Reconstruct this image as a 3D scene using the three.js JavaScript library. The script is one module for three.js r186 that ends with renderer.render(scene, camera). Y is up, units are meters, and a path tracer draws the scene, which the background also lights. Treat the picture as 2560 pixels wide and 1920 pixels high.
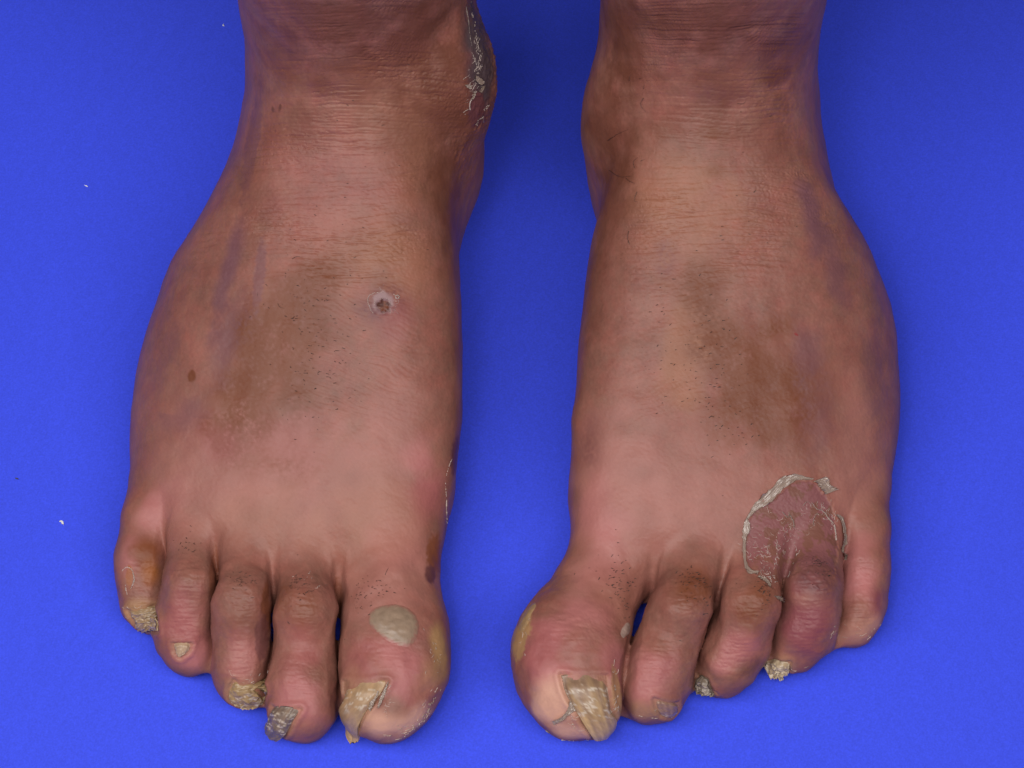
import * as THREE from 'three';
import { createNoise3D, createNoise2D } from 'simplex-noise';
import { mergeGeometries } from 'three/addons/utils/BufferGeometryUtils.js';
import { RectAreaLightUniformsLib } from 'three/addons/lights/RectAreaLightUniformsLib.js';

// ---------------------------------------------------------------- camera, lamps, exposure
const scene = new THREE.Scene();
scene.background = new THREE.Color(0x000000);
const camera = new THREE.PerspectiveCamera(18, 4 / 3, 0.01, 20);
camera.position.set(0, 0.03 + 0.728 * Math.sin(58 * Math.PI / 180), 0.728 * Math.cos(58 * Math.PI / 180));
camera.lookAt(0, 0.03, 0);
const renderer = new THREE.WebGLRenderer({ antialias: true });
renderer.toneMapping = THREE.LinearToneMapping;
renderer.toneMappingExposure = 1.0;
renderer.shadowMap.enabled = true;
RectAreaLightUniformsLib.init();
// one broad soft panel over the photographer's head, and the small flash beside the lens
const AIM = new THREE.Vector3(0, 0.02, 0.02);
for (const [x, y, z, w, h, power] of [[-0.1, 1.0, 0.5, 2.0, 0.5, 6.6], [-0.12, 0.74, 0.42, 0.12, 0.12, 22.0]]) {
  const l = new THREE.RectAreaLight(new THREE.Color(1, 0.97, 0.94), power, w, h);
  l.position.set(x, y, z); l.lookAt(AIM); scene.add(l);
}
const FINEST = 2;
// ---------------------------------------------------------------- shape of the feet (millimetres, floor at y = 0, toes towards +z)
const rng = (s) => () => { s |= 0; s = s + 0x6D2B79F5 | 0; let t = Math.imul(s ^ s >>> 15, 1 | s); t = t + Math.imul(t ^ t >>> 7, 61 | t) ^ t; return ((t ^ t >>> 14) >>> 0) / 4294967296; };
const clamp = (x, a, b) => x < a ? a : x > b ? b : x;
const mix = (a, b, t) => a + (b - a) * t;
const sstep = (a, b, x) => { const t = clamp((x - a) / (b - a), 0, 1); return t * t * (3 - 2 * t); };
const smin = (a, b, k) => { const h = Math.max(k - Math.abs(a - b), 0) / k; return Math.min(a, b) - h * h * k * 0.25; };
const smax = (a, b, k) => -smin(-a, -b, k);
// smooth table lookup: points [t, v...] -> sampled at 1 mm and softened
function table(points, col, lo, hi) {
  const n = hi - lo + 1, a = new Float64Array(n), pts = [...points].sort((p, q) => p[0] - q[0]);
  for (let i = 0; i < n; i++) {
    const t = lo + i;
    if (t <= pts[0][0]) { a[i] = pts[0][col]; continue; }
    if (t >= pts[pts.length - 1][0]) { a[i] = pts[pts.length - 1][col]; continue; }
    let k = 0; while (pts[k + 1][0] < t) k++;
    a[i] = mix(pts[k][col], pts[k + 1][col], (t - pts[k][0]) / (pts[k + 1][0] - pts[k][0]));
  }
  for (let pass = 0; pass < 12; pass++) { const b = a.slice(); for (let i = 1; i < n - 1; i++) a[i] = (b[i - 1] + 2 * b[i] + b[i + 1]) / 4; }
  return (t) => { t = clamp(t - lo, 0, n - 1.001); const i = t | 0, f = t - i; return a[i] + (a[i + 1] - a[i]) * f; };
}
const LEFT = {
  lo: [[-143, -58, 28], [-120, -66, 28], [-95, -76, 28], [-74.2, -86.3, 30], [-59.1, -93.8, 26], [-45.9, -102.0, 22], [-36.8, -108.3, 20], [-22.6, -112.3, 18], [-13.1, -114.8, 17], [-3.7, -115.6, 16], [7.3, -115.8, 15], [18.7, -115.0, 15], [28.3, -113.9, 15], [38.8, -112.1, 14]],
  hi: [[-143, -34, 28], [-120, -26, 28], [-95, -18, 28], [-71.1, -12.1, 45], [-59.9, -15.2, 42], [-46.3, -16.8, 40], [-33.2, -15.7, 38], [-17.6, -15.2, 36], [-2.3, -14.8, 34], [12.1, -15.1, 31], [20.5, -15.9, 29], [33.5, -17.1, 27], [42.7, -20.9, 24], [53.9, -21.7, 22], [62.0, -22.3, 20]],
  leg: [[20, -45, -92, 33, 40], [60, -45, -94, 33.5, 37], [78, -45.5, -95, 34.5, 35.5], [95, -46.5, -96, 35, 34.5], [130, -47, -97, 34.5, 34], [230, -47, -100, 38, 42], [330, -47, -106, 47, 53]],
  toes: [[[-36.8, 21.0, 45.7, 12.1], [-35.9, 18.5, 62.7, 13.3], [-34.5, 16.0, 73.4, 14.8], [-34.0, 15.0, 81.8, 15.1], [-34.6, 14.0, 88.9, 14.4], [-35.4, 13.0, 94.8, 13.4]], [[-59.5, 20.0, 48.3, 8.8], [-60.1, 19.0, 59.9, 8.8], [-59.6, 22.0, 71.9, 8.9], [-59.6, 15.0, 80.3, 8.8], [-60.0, 12.0, 89.9, 10.1], [-59.9, 10.5, 97.1, 10.1]], [[-77.5, 19.0, 44.6, 8.2], [-77.8, 19.0, 56.1, 8.2], [-77.2, 22.0, 69.0, 8.3], [-77.9, 15.5, 76.9, 8.2], [-77.8, 11.5, 84.5, 7.8], [-77.1, 9.0, 89.2, 6.9]], [[-92.5, 18.0, 36.3, 7.6], [-92.8, 18.0, 48.7, 7.6], [-92.9, 20.0, 62.7, 7.7], [-94.3, 14.0, 69.4, 7.9], [-94.5, 10.0, 74.9, 8.4], [-93.4, 9.0, 77.7, 7.3]], [[-106.4, 16.0, 27.3, 6.8], [-107.7, 16.0, 38.3, 7.2], [-108.7, 14.0, 49.7, 7.4], [-108.8, 10.5, 57.1, 6.6], [-107.9, 8.5, 62.1, 6.3], [-105.6, 7.5, 65.0, 5.5]]],
  ridge: [[-140, -46, 60], [-110, -45, 84], [-80, -44, 92], [-61, -43, 93], [-40, -43, 81], [-14, -43, 66], [10, -43, 53], [34, -42, 41], [50, -41, 33], [60, -40, 27], [72, -39, 20], [80, -38, 16]],
  front: [[-122, 42], [-108, 48], [-101, 52], [-86, 57], [-70, 67], [-52, 67], [-36, 69], [-15, 68]],
  bumps: [[-22, 78, -78, 17, 23, 18, 10]],
  knobs: [[-34, 19, 40, 12, 13, 16, 8]],
  flat: [0.82, 1, 1, 1, 1],
  medialLow: false,
  nMed: 2.3,
  nLat: 2.0,
  blend: 22,
};
const RIGHT = {
  lo: [[-143, 48, 28], [-120, 40, 28], [-95, 32, 28], [-68.2, 25.7, 45], [-57.1, 27.7, 42], [-46.3, 25.6, 40], [-40.2, 23.9, 39], [-29.1, 22.2, 37], [-12.1, 20.1, 35], [-0.7, 19.4, 34], [7.0, 18.8, 32], [14.5, 17.5, 30], [30.2, 18.3, 27], [40.5, 19.0, 25], [47.8, 19.0, 22]],
  hi: [[-143, 72, 28], [-120, 80, 28], [-95, 90, 28], [-67.7, 98.3, 30], [-55.0, 102.5, 26], [-41.9, 112.3, 21], [-30.0, 117.1, 19], [-16.8, 118.8, 18], [-5.2, 118.4, 17], [9.2, 117.2, 16], [20.5, 114.8, 15], [34.4, 110.4, 14], [44.5, 106.9, 13]],
  leg: [[20, 60.5, -92, 31, 40], [60, 59.5, -94, 31, 37], [78, 59.5, -95, 32, 35.5], [95, 60, -96, 33.5, 34.5], [130, 60, -97, 34, 34], [230, 60, -100, 38, 42], [330, 60, -106, 47, 53]],
  toes: [[[34.0, 21.0, 39.5, 12.1], [29.0, 19.0, 53.8, 11.6], [24.0, 17.0, 64.2, 12.2], [17.9, 15.5, 78.3, 16.2], [17.3, 14.0, 85.7, 16.1], [18.5, 13.0, 93.4, 14.2]], [[55.6, 20.0, 46.7, 8.9], [52.0, 20.0, 58.9, 8.9], [49.2, 23.0, 71.0, 8.6], [46.1, 16.5, 77.3, 8.8], [41.3, 12.5, 86.4, 10.4], [39.5, 10.5, 91.3, 10.1]], [[73.9, 20.0, 46.7, 8.8], [71.2, 19.5, 58.7, 8.8], [68.2, 22.0, 70.5, 8.8], [65.3, 14.5, 77.1, 8.8], [62.0, 11.0, 83.1, 8.2], [60.4, 8.5, 85.1, 6.9]], [[90.8, 18.0, 37.9, 8.1], [88.9, 18.0, 50.3, 8.3], [86.6, 21.0, 64.0, 8.4], [85.3, 15.5, 70.9, 8.8], [83.6, 11.5, 74.9, 8.3], [82.0, 9.0, 77.4, 6.9]], [[105.4, 16.0, 28.9, 7.1], [103.9, 16.0, 41.4, 7.2], [103.0, 14.0, 52.7, 7.4], [101.9, 11.0, 61.1, 7.1], [100.2, 9.5, 66.4, 7.1], [98.3, 8.5, 69.7, 6.6]]],
  ridge: [[-140, 60, 60], [-110, 60, 84], [-80, 59, 92], [-61, 58, 93], [-40, 56, 81], [-14, 53, 66], [10, 48, 53], [34, 43, 41], [50, 40, 33], [60, 38, 27], [72, 37, 20], [80, 36, 16]],
  front: [[10, 62], [30, 63], [44, 64], [61, 72], [80, 64], [96, 54], [118, 44]],
  bumps: [[38, 62, -76, 15, 24, 18, 10]],
  knobs: [[31, 19, 34, 12, 13, 16, 8]],
  flat: [0.82, 1, 1, 1, 1],
  medialLow: true,
  nMed: 2.3,
  nLat: 2.0,
  blend: 22,
};
// signed distance of one foot with its lower leg
function footField(F) {
  const lo = table(F.lo, 1, -160, 120), loH = table(F.lo, 2, -160, 120), hi = table(F.hi, 1, -160, 120), hiH = table(F.hi, 2, -160, 120);
  const rx = table(F.ridge, 1, -160, 120), rH = table(F.ridge, 2, -160, 120), zf = table(F.front, 1, -140, 140);
  const lx = table(F.leg, 1, -20, 340), lz = table(F.leg, 2, -20, 340), lwx = table(F.leg, 3, -20, 340), lwz = table(F.leg, 4, -20, 340);
  const toes = F.toes.map((t, i) => ({ n: t, s: F.flat[i] }));
  for (const t of toes) {
    t.b = [1e9, -1e9, 1e9, -1e9];
    for (const [x, , z, r] of t.n) { t.b[0] = Math.min(t.b[0], x - r); t.b[1] = Math.max(t.b[1], x + r); t.b[2] = Math.min(t.b[2], z - r); t.b[3] = Math.max(t.b[3], z + r); }
  }
  const chain = (t, x, y, z) => {
    let d = 1e9; const n = t.n, s = t.s;
    for (let i = 0; i + 1 < n.length; i++) {
      const a = n[i], b = n[i + 1], ux = b[0] - a[0], uy = (b[1] - a[1]) / s, uz = b[2] - a[2], px = x - a[0], py = (y - a[1]) / s, pz = z - a[2];
      const h = clamp((px * ux + py * uy + pz * uz) / (ux * ux + uy * uy + uz * uz), 0, 1);
      const e = Math.hypot(px - h * ux, py - h * uy, pz - h * uz) - mix(a[3], b[3], h);
      d = i ? smin(d, e, 5) : e;
    }
    return d * Math.sqrt(s);
  };
  return function sdf(x, y, z) {
    // foot from heel to ball: cross sections between two measured edges under a measured ridge line
    const X0 = lo(z), X1 = hi(z), xr = rx(z), H = rH(z), low = x < xr;
    const w = low ? xr - X0 : X1 - xr, yc = Math.min(low ? loH(z) : hiH(z), H * 0.6);
    const u = Math.abs(x - xr) / w, up = y > yc, hh = up ? Math.max(H - yc, 3) : yc, v = Math.abs(y - yc) / hh;
    const n = up ? (low === F.medialLow ? F.nMed : F.nLat) : 2.7;
    const un = Math.pow(u, n - 1), vn = Math.pow(v, n - 1), r = Math.pow(un * u + vn * v, 1 / n);
    let d;
    if (r < 1e-4) d = -Math.min(w, hh); else { const g = Math.pow(r, 1 - n) * Math.hypot(un / w, vn / hh); d = (r - 1) / g; }
    d = smax(d, -(z + 136), 36);
    d = smax(d, (z - zf(x)) * 0.95, 16);
    // leg
    if (z < 30) {
      const a = lwx(y), b = lwz(y), ex = (x - lx(y)) / a, ez = (z - lz(y)) / b, q = Math.hypot(ex, ez);
      let l = q < 1e-3 ? -a : (q - 1) * q / Math.hypot(ex / a, ez / b);
      l = smax(l, 34 - y, 20); l = smax(l, y - 250, 6);
      d = smin(d, l, F.blend);
      for (const [cx, cy, cz, ax, ay, az, k] of F.bumps) {
        const e = Math.hypot((x - cx) / ax, (y - cy) / ay, (z - cz) / az), g = Math.hypot((x - cx) / ax / ax, (y - cy) / ay / ay, (z - cz) / az / az);
        d = smin(d, e < 1e-3 ? -ax : (e - 1) * e / g, k);
      }
    }
    if (z > 0) for (const [cx, cy, cz, ax, ay, az, k] of F.knobs) {
      const e = Math.hypot((x - cx) / ax, (y - cy) / ay, (z - cz) / az), g = Math.hypot((x - cx) / ax / ax, (y - cy) / ay / ay, (z - cz) / az / az);
      d = smin(d, e < 1e-3 ? -ax : (e - 1) * e / g, k);
    }
    let out = d;
    if (z > 5) {
      let u = 1e9, e1 = 1e9, e2 = 1e9; const up = sstep(-5, 0, y - 26 + 0.16 * z), k = mix(6, 1.4, up);
      for (const t of toes) {
        if (x < t.b[0] - 12 || x > t.b[1] + 12 || z < t.b[2] - 12 || z > t.b[3] + 12) continue;
        const e = chain(t, x, y, z); u = u > 1e8 ? e : smin(u, e, k);
        if (e < e1) { e2 = e1; e1 = e; } else if (e < e2) e2 = e;
      }
      if (u < 1e8) {
        // clefts between neighbouring toes, running up onto the web
        const c = clamp(1 - (e2 - e1) / 3.6, 0, 1), g = c * c * (3 - 2 * c) * up;
        out = smin(d, u + 1.7 * g, 4.5);
      }
    }
    return smax(out, 0.25 - y, 1.2);
  };
}
// ---------------------------------------------------------------- measured marks on the skin, with painted ankle and groove shade and forefoot light (millimetres)
const LEFT_TINTS = [[-67.8,36.8,39.1,32.6,19.4,0,"blushLit",0.7],[-34.3,40.7,33.6,15,23.9,0,"blushLit",0.6],[-92.7,34.7,30.1,16.3,26.9,0,"blushLit",0.4],[-35.2,30.2,65.7,16.3,15,0,"blushLit",0.6],[-41.2,70,-21,16.3,12,0,"tan",0.4],[-73.7,52.8,3.2,10.2,18,10,"brown",0.45],[-79,43.6,19.7,12.9,15,-20,"brown",0.4],[-83.8,40.1,24.7,6.8,4.5,10,"brown",0.5],[-62.9,63.3,-12.5,15,7.5,-20,"brown",0.35],[-56,59.7,-3.6,7.5,10.5,0,"grey",0.45],[-94.1,43.7,5.8,1.4,1.9,10,"brown",0.55],[-66.5,39.8,33.1,16.3,6,0,"brown",0.25],[-62.6,48.5,16.4,6.8,9,0,"grey",0.3],[-68.1,87.9,-59.4,0.5,1.3,10,"dark",0.6],[-70.5,86,-60.2,0.5,0.9,0,"dark",0.5],[-76,80.9,-65.8,0.5,1.3,0,"dark",0.5],[-55.8,97.5,-58.9,16.3,3.3,0,"plum",0.3],[-46.1,104.1,-60.4,10.9,1.5,0,"brown",0.3],[-82.8,61.7,-23.5,3,18,12,"veinShade",0.55],[-77,76.1,-56.9,2.4,18,8,"veinShade",0.4],[-82.2,53.1,-3.1,5.4,13.5,15,"veinShade",0.4],[-96,38.5,16.6,8.2,4.5,-35,"veinShade",0.3],[-73.9,62.4,-16.4,1.9,12,5,"veinShade",0.35],[-104.1,39.5,-2.1,3.4,13.5,20,"veinShade",0.25],[-24.3,34.2,39.1,5.7,9,0,"red",0.7],[-27,40.3,30.3,5.4,7.5,0,"pink",0.4],[-32.8,30.6,57,10.9,7.5,0,"pink",0.3],[-30.8,27,90.4,10.2,9,0,"pink",0.7],[-42.6,25.6,89.8,5.4,7.5,0,"red",0.45],[-26.8,23.6,96,5.4,7.5,0,"red",0.45],[-59.5,20.4,100.2,7.9,9.3,0,"pink",0.75],[-61,23.4,90.2,6.8,6,0,"red",0.3],[-93.7,21.1,75.9,6.5,9,0,"red",0.65],[-91.9,14.4,83.7,6.1,4.5,0,"pink",0.8],[-76.5,21.1,86.1,5.4,9,0,"pink",0.45],[-105.3,24.3,42.1,5.2,6.7,0,"pink",0.45],[-111.5,21.2,53.5,3.4,7.5,0,"pink",0.5],[-101.1,27.3,38.3,8.2,6,0,"pink",0.3],[-65.2,42.3,28.3,16.3,9,0,"pink",0.25],[-106.4,21.7,53,5.2,5.1,-20,"rust",0.9],[-104.8,18.4,57.4,4.6,3.9,0,"orange",0.9],[-70.3,25.1,73.5,1.2,8.2,0,"rust",0.6],[-86.2,23.8,60.9,1.2,10.5,0,"rust",0.45],[-50.5,17,66.4,1.4,9,0,"rust",0.4],[-22.6,24.6,55.3,2.3,7.2,5,"rust",0.7],[-23.5,24.8,61.5,2.2,3,0,"plum",0.6],[-16.5,30.3,25.2,2.4,6,10,"plum",0.7],[-59.1,29.6,78.7,5.4,9,0,"rust",0.25],[-71.5,21.5,80.5,1.9,7.5,0,"plum",0.4],[-20.8,22.9,84.1,3,9.3,0,"callus",0.85],[-23.7,23.5,91.6,3.4,7.5,20,"callus",0.35],[-34,18.5,106.4,10.2,5.1,10,"pale",0.75],[-26.9,16.9,104.3,6.8,3.6,-35,"pale",0.6],[-43.8,20.4,100.9,4.1,10.5,0,"callus",0.3],[-107.4,12.1,69.2,6.1,4.2,25,"callus",0.8],[-75.8,14,94.4,5.7,4.5,10,"callus",0.5],[-36.9,62,-7.2,7.1,7.8,0,"plum",0.6],[-33.8,59.5,-3.7,5.4,6.7,0,"red",0.3],[-10.3,92.2,-70.1,3.8,16.5,-8,"plum",0.75],[-9.8,79.6,-64.6,3,6,0,"plum",0.6],[-25.3,78.9,-49.6,8.2,18,0,"tan",0.5],[-30.5,67,-19.8,13.6,12,0,"tan",0.45],[-33.1,91.4,-55.2,16.3,18,0,"tan",0.35],[-54.8,78.8,-37.9,21.8,18,0,"red",0.2],[-40.8,33.6,49.5,16.3,15,0,"tan",0.35],[-73.1,32.2,47.2,16.3,9,0,"tan",0.3],[-53,121.1,-63.2,25.8,12,0,"bronzeShade",0.7],[-40.8,103.7,-60.6,23.1,9,0,"bronzeShade",0.55],[-27.4,109.6,-67.8,13.6,16.5,0,"bronzeShade",0.75],[-66.5,102.1,-67.2,10.9,15,0,"bronzeShade",0.6],[-27.9,85.4,-53.1,16.3,13.5,0,"bronzeShade",0.45],[-63,86.8,-53.7,10.9,9,0,"bronzeShade",0.35],[-18.4,88.9,-60.7,8.2,23.9,0,"bronzeShade",0.75],[-20.1,65.2,-44.5,8.2,20.9,0,"bronzeShade",0.5],[-77.2,71.4,-40,6.8,18,0,"bronzeShade",0.3],[-9.5,94.3,-75.4,4.1,19.4,-6,"slate",1],[-9,90.8,-71.2,3.3,12,0,"slate",0.8],[-10.4,80.4,-64,2.7,6.7,0,"plum",0.8],[-62.7,55.8,1.9,8.2,19.4,8,"brown",0.4],[-73.6,48.7,11.7,6.8,13.5,0,"brown",0.35],[-111.5,18.3,58.8,1.1,3.6,0,"orange",0.7],[-59.1,30.4,77.6,4.6,6,0,"brown",0.3],[-59.9,25.1,83.8,5.4,7.5,0,"red",0.35],[-75.8,28,76.4,5.4,7.5,0,"brown",0.2],[-65.3,30.4,71.8,3,7.5,0,"brown",0.25],[-68.2,56.3,-1,15,9,20,"brown",0.5],[-79.1,47.5,11,5.4,18,10,"brown",0.35],[-85.8,38.8,26.3,8.2,6,0,"red",0.3],[-57.4,65.3,-14.4,12.2,4.5,-15,"brown",0.4]];
const RIGHT_TINTS = [[30,37,39.2,15,22.4,0,"blushLit",0.75],[52.7,36,43.2,27.2,16.5,0,"blushLit",0.6],[101.2,30.8,27.8,10.9,23.9,0,"blushLit",0.5],[27.1,28.5,61.8,13.6,15,0,"blushLit",0.6],[50.4,74,-28.1,17.7,16.5,0,"tan",0.4],[61.1,57.2,1.2,8.8,6.7,-20,"brown",0.45],[66.4,50.3,12.7,6.5,11.2,20,"brown",0.6],[74.7,56.5,-1.7,8.2,5.1,0,"brown",0.45],[70.4,45.4,20.8,9.5,7.5,0,"brown",0.35],[53,63.4,-9.2,6.1,9,-25,"grey",0.5],[85.7,44.9,14.2,10.9,15,0,"brown",0.3],[78.7,96.2,-64.3,7.5,3.3,-15,"plum",0.75],[60.8,96.8,-56.9,15,3,0,"plum",0.35],[58.4,88.1,-49.3,5.4,2.1,10,"brown",0.4],[59.2,81.5,-40.9,3.3,2.1,0,"brown",0.4],[30.6,93,-76.5,2.2,4.5,0,"umber",0.35],[88.4,67.5,-32.7,3.5,14.2,-14,"veinShade",0.55],[94.8,59.3,-23.5,3.5,12,-14,"veinShade",0.4],[86.5,50.9,1.9,4.6,9,0,"veinShade",0.35],[89.9,41.3,18.3,5.4,12,0,"veinShade",0.3],[107.8,9,-84.2,2.7,10.5,-10,"veinShade",0.4],[107.9,38.4,0.5,3.8,18,0,"veinShade",0.3],[45,68.2,-19,4.1,6,0,"plum",0.25],[83.1,54.2,-2,0.7,0.4,30,"blood",0.8],[9,27.1,86.2,6.8,11.2,10,"red",0.75],[18.9,29.6,77.2,9.5,7.5,0,"pink",0.6],[28,25,89.5,4.6,9,0,"red",0.5],[12.2,25,95.2,8.2,4.5,0,"pink",0.8],[22.8,38.5,26.1,4.1,9,0,"plum",0.3],[24.7,32.6,44.4,8.2,10.5,0,"pink",0.35],[38.5,22.2,92.4,7.5,8.2,0,"pink",0.65],[43.7,23.2,90.1,3,7.5,30,"red",0.3],[63.8,22.3,83.8,6.1,6,0,"pink",0.55],[59.9,18.9,88,4.1,3,0,"pink",0.6],[83.9,23.4,77.1,7.5,11.2,0,"wine",0.9],[87.9,30.6,64.4,6.1,7.5,0,"plum",0.5],[101.4,20.2,60.5,6.1,9,0,"pink",0.8],[106.2,17.4,65.1,3,5.1,20,"wine",0.75],[100.5,22.3,51,5.4,6,0,"pink",0.4],[2.9,23.1,79.1,2.2,9.3,12,"callus",0.9],[10.9,21.4,100.7,7.5,7.2,20,"pale",0.75],[17.5,15.6,107.2,8.2,3.3,0,"pale",0.6],[29.3,20.5,97.4,1.6,9,-5,"callus",0.6],[38.6,14.7,100.5,7.5,3.3,0,"callus",0.45],[101.2,13.5,74.4,6.8,3.9,-20,"pale",0.3],[67.9,18,87.6,4.6,3,-20,"umber",0.6],[78,12,83.3,4.1,3,0,"callus",0.4],[70.2,31.7,72.4,6.1,7.5,20,"rust",0.35],[50.7,31.9,66.6,6.8,6.7,0,"rust",0.3],[32.5,26.6,63.9,8.2,7.5,0,"rust",0.2],[50.2,54.4,7.4,6.8,13.5,-10,"tan",0.6],[58.4,59.3,-2.2,5.4,9,0,"tan",0.4],[46.4,80,-40.3,16.3,13.5,0,"tan",0.35],[27.2,29.5,56.4,8.2,12,0,"pink",0.3],[51.5,120.5,-63.7,25.8,12,0,"bronzeShade",0.7],[68.5,104.4,-61.8,20.4,10.5,0,"bronzeShade",0.55],[33,101,-75,10.9,16.5,0,"bronzeShade",0.75],[80.9,104.1,-69,9.5,16.5,0,"bronzeShade",0.65],[29.4,77.6,-61,8.2,18,0,"bronzeShade",0.7],[50.3,89.4,-51.7,13.6,9,0,"bronzeShade",0.4],[72.1,86.9,-51.9,13.6,9,0,"bronzeShade",0.35],[29.4,65.6,-42.6,6.8,16.5,0,"bronzeShade",0.6],[23.9,52.2,-20.1,4.1,15,0,"bronzeShade",0.35],[57,62,-6.9,4.6,13.5,-25,"grey",0.55],[65.1,53.6,6.9,7.5,7.5,0,"brown",0.45],[48.9,55.7,5,6.8,18,0,"tan",0.4],[60.9,46.5,21.4,8.2,9,0,"brown",0.3],[88.1,30.3,62.1,4.9,5.4,0,"plum",0.5],[51.8,32.4,69.8,6,7.5,20,"brown",0.45],[68.8,31,75,5.4,7.5,20,"brown",0.4],[65.1,22.3,83.8,5.4,4.5,0,"red",0.35],[29.7,26.2,71.1,8.2,7.5,0,"rust",0.2],[61,55.2,4.8,12.2,10.5,20,"brown",0.45],[71.9,49.5,12.3,9.5,13.5,0,"brown",0.4],[55.7,64.7,-11.6,5.4,9,0,"brown",0.45],[80.1,45,17.4,12.2,10.5,0,"brown",0.3]];
const RAW_AREA = [[67.9,31.6,49],[69.6,33.1,45.4],[73.1,33.5,43.2],[76.6,33.7,41.4],[81,34.7,37.3],[85,34.3,35.8],[88.6,32.9,36],[91.2,30.8,38.3],[93.6,28.7,40.6],[94.2,27.3,43.7],[94.5,26.3,48],[94.8,25.4,53.3],[92.6,28.5,64.5],[88,29.3,68.7],[82.5,29.7,63.3],[79.4,26.2,63.3],[73.6,30.4,69.3],[70.5,30.8,65.3],[67.8,29.7,61.4],[67.3,29.5,55.5],[67.8,30.7,51.3]];
const NAIL_EDGES = {L1: [[[-47.4,20.5,93.7],[-47.5,18.5,97.5],[-48.3,9,99],[-47.9,9,103.9],[-46.3,9,108.2]],
  [[-35.2,25.6,95.8],[-37.2,24,99.2],[-40.3,21.7,102],[-42.6,17.9,104.6],[-44.6,9,108.6]]],L2: [[[-68.1,16.3,99.5],[-68.7,13.5,101.2],[-69.9,9,102],[-70.3,9,103.1]],
  [[-59.8,19.6,101.7],[-61.9,17.3,104.3],[-63.7,13.6,105.9],[-66.3,9,105.6]]],L3: [[[-79.1,17.1,91.6],[-80.6,14.3,93.4],[-80.5,11.9,94.9],[-77.6,9.6,96.1]],
  [[-70.6,10.9,88.4],[-69.9,16.2,94.2],[-71.3,8.1,93.5],[-72.8,9,96.3]]],L4: [[[-97.2,17.3,80.4],[-96.8,16.1,81.7],[-95.9,15.2,83]],
  [[-92.4,17.5,80.4],[-92.9,16.6,81.8],[-95.3,15.2,83.2]]],L5: [[[-112.3,12.4,67.1],[-110.3,9.9,69.2],[-108.1,6.1,70.4]],
  [[-103.7,13.3,65.8],[-102.4,17.8,72.3],[-102.1,16.8,75.9]]],R1: [[[13.7,26,94.1],[14.9,24.3,98.2],[17.5,22.1,102.4],[20.1,19,105.5],[23.3,11.9,106.7]],
  [[26.6,24.2,93.6],[27.1,22.1,97.9],[28,18.9,101.4],[29,13.3,103],[27.9,9,104.3]]],R2: [[[40.3,18.5,98],[40.9,16.5,99.5],[42.6,13.5,100.6]],
  [[47,14.6,97.6],[47.3,10.9,98.2],[46.7,9,99.6]]],R3: [[[53.5,10.1,86.9],[52.7,8,89.1],[53.6,9,92.4]],
  [[55.7,13.2,89.7],[56.8,11.4,91.4],[58.3,10,92.4]]],R4: [[[74.2,8.9,81.6],[74.1,9,84],[75.2,9,86.6]],
  [[79.9,13,83.9],[80.2,9.3,84.6],[78.6,9,86.7]]]};
const BLISTER_OUTLINES = {L: [[-41.2,27.9,77.2],[-40.8,28.2,75.4],[-38.9,28.8,73.9],[-36.1,29.3,73.4],[-33.2,29.3,73.1],[-30.2,28.8,73.7],[-27.9,28.1,75.2],[-26.4,27.5,77.4],[-26,27.1,80.5],[-26.9,27.1,83.9],[-29.2,27.5,86.1],[-31.8,28,86.1],[-34.5,28.3,85.1],[-37.5,28.4,82.8],[-39.8,28.1,80.6],[-40.8,27.9,79.1]],R: [[33.2,22.6,75.4],[34.1,20.1,75.4],[33.9,19.1,77],[32.3,23.1,80.9],[30.9,24.5,82.8],[30.2,25.2,82.1],[31,24.8,79.4],[32,23.9,77.1]],Rc: [[7.2,23.6,69.1],[7.4,25.1,71.4],[6.1,25.3,73.8],[5.1,25.2,76.7],[4,24.3,79.6],[2.5,22.5,81.2],[1.8,21.5,78.6],[2.3,21.8,75.8],[4,22.9,73],[5.7,22.7,69.9]]};
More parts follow.
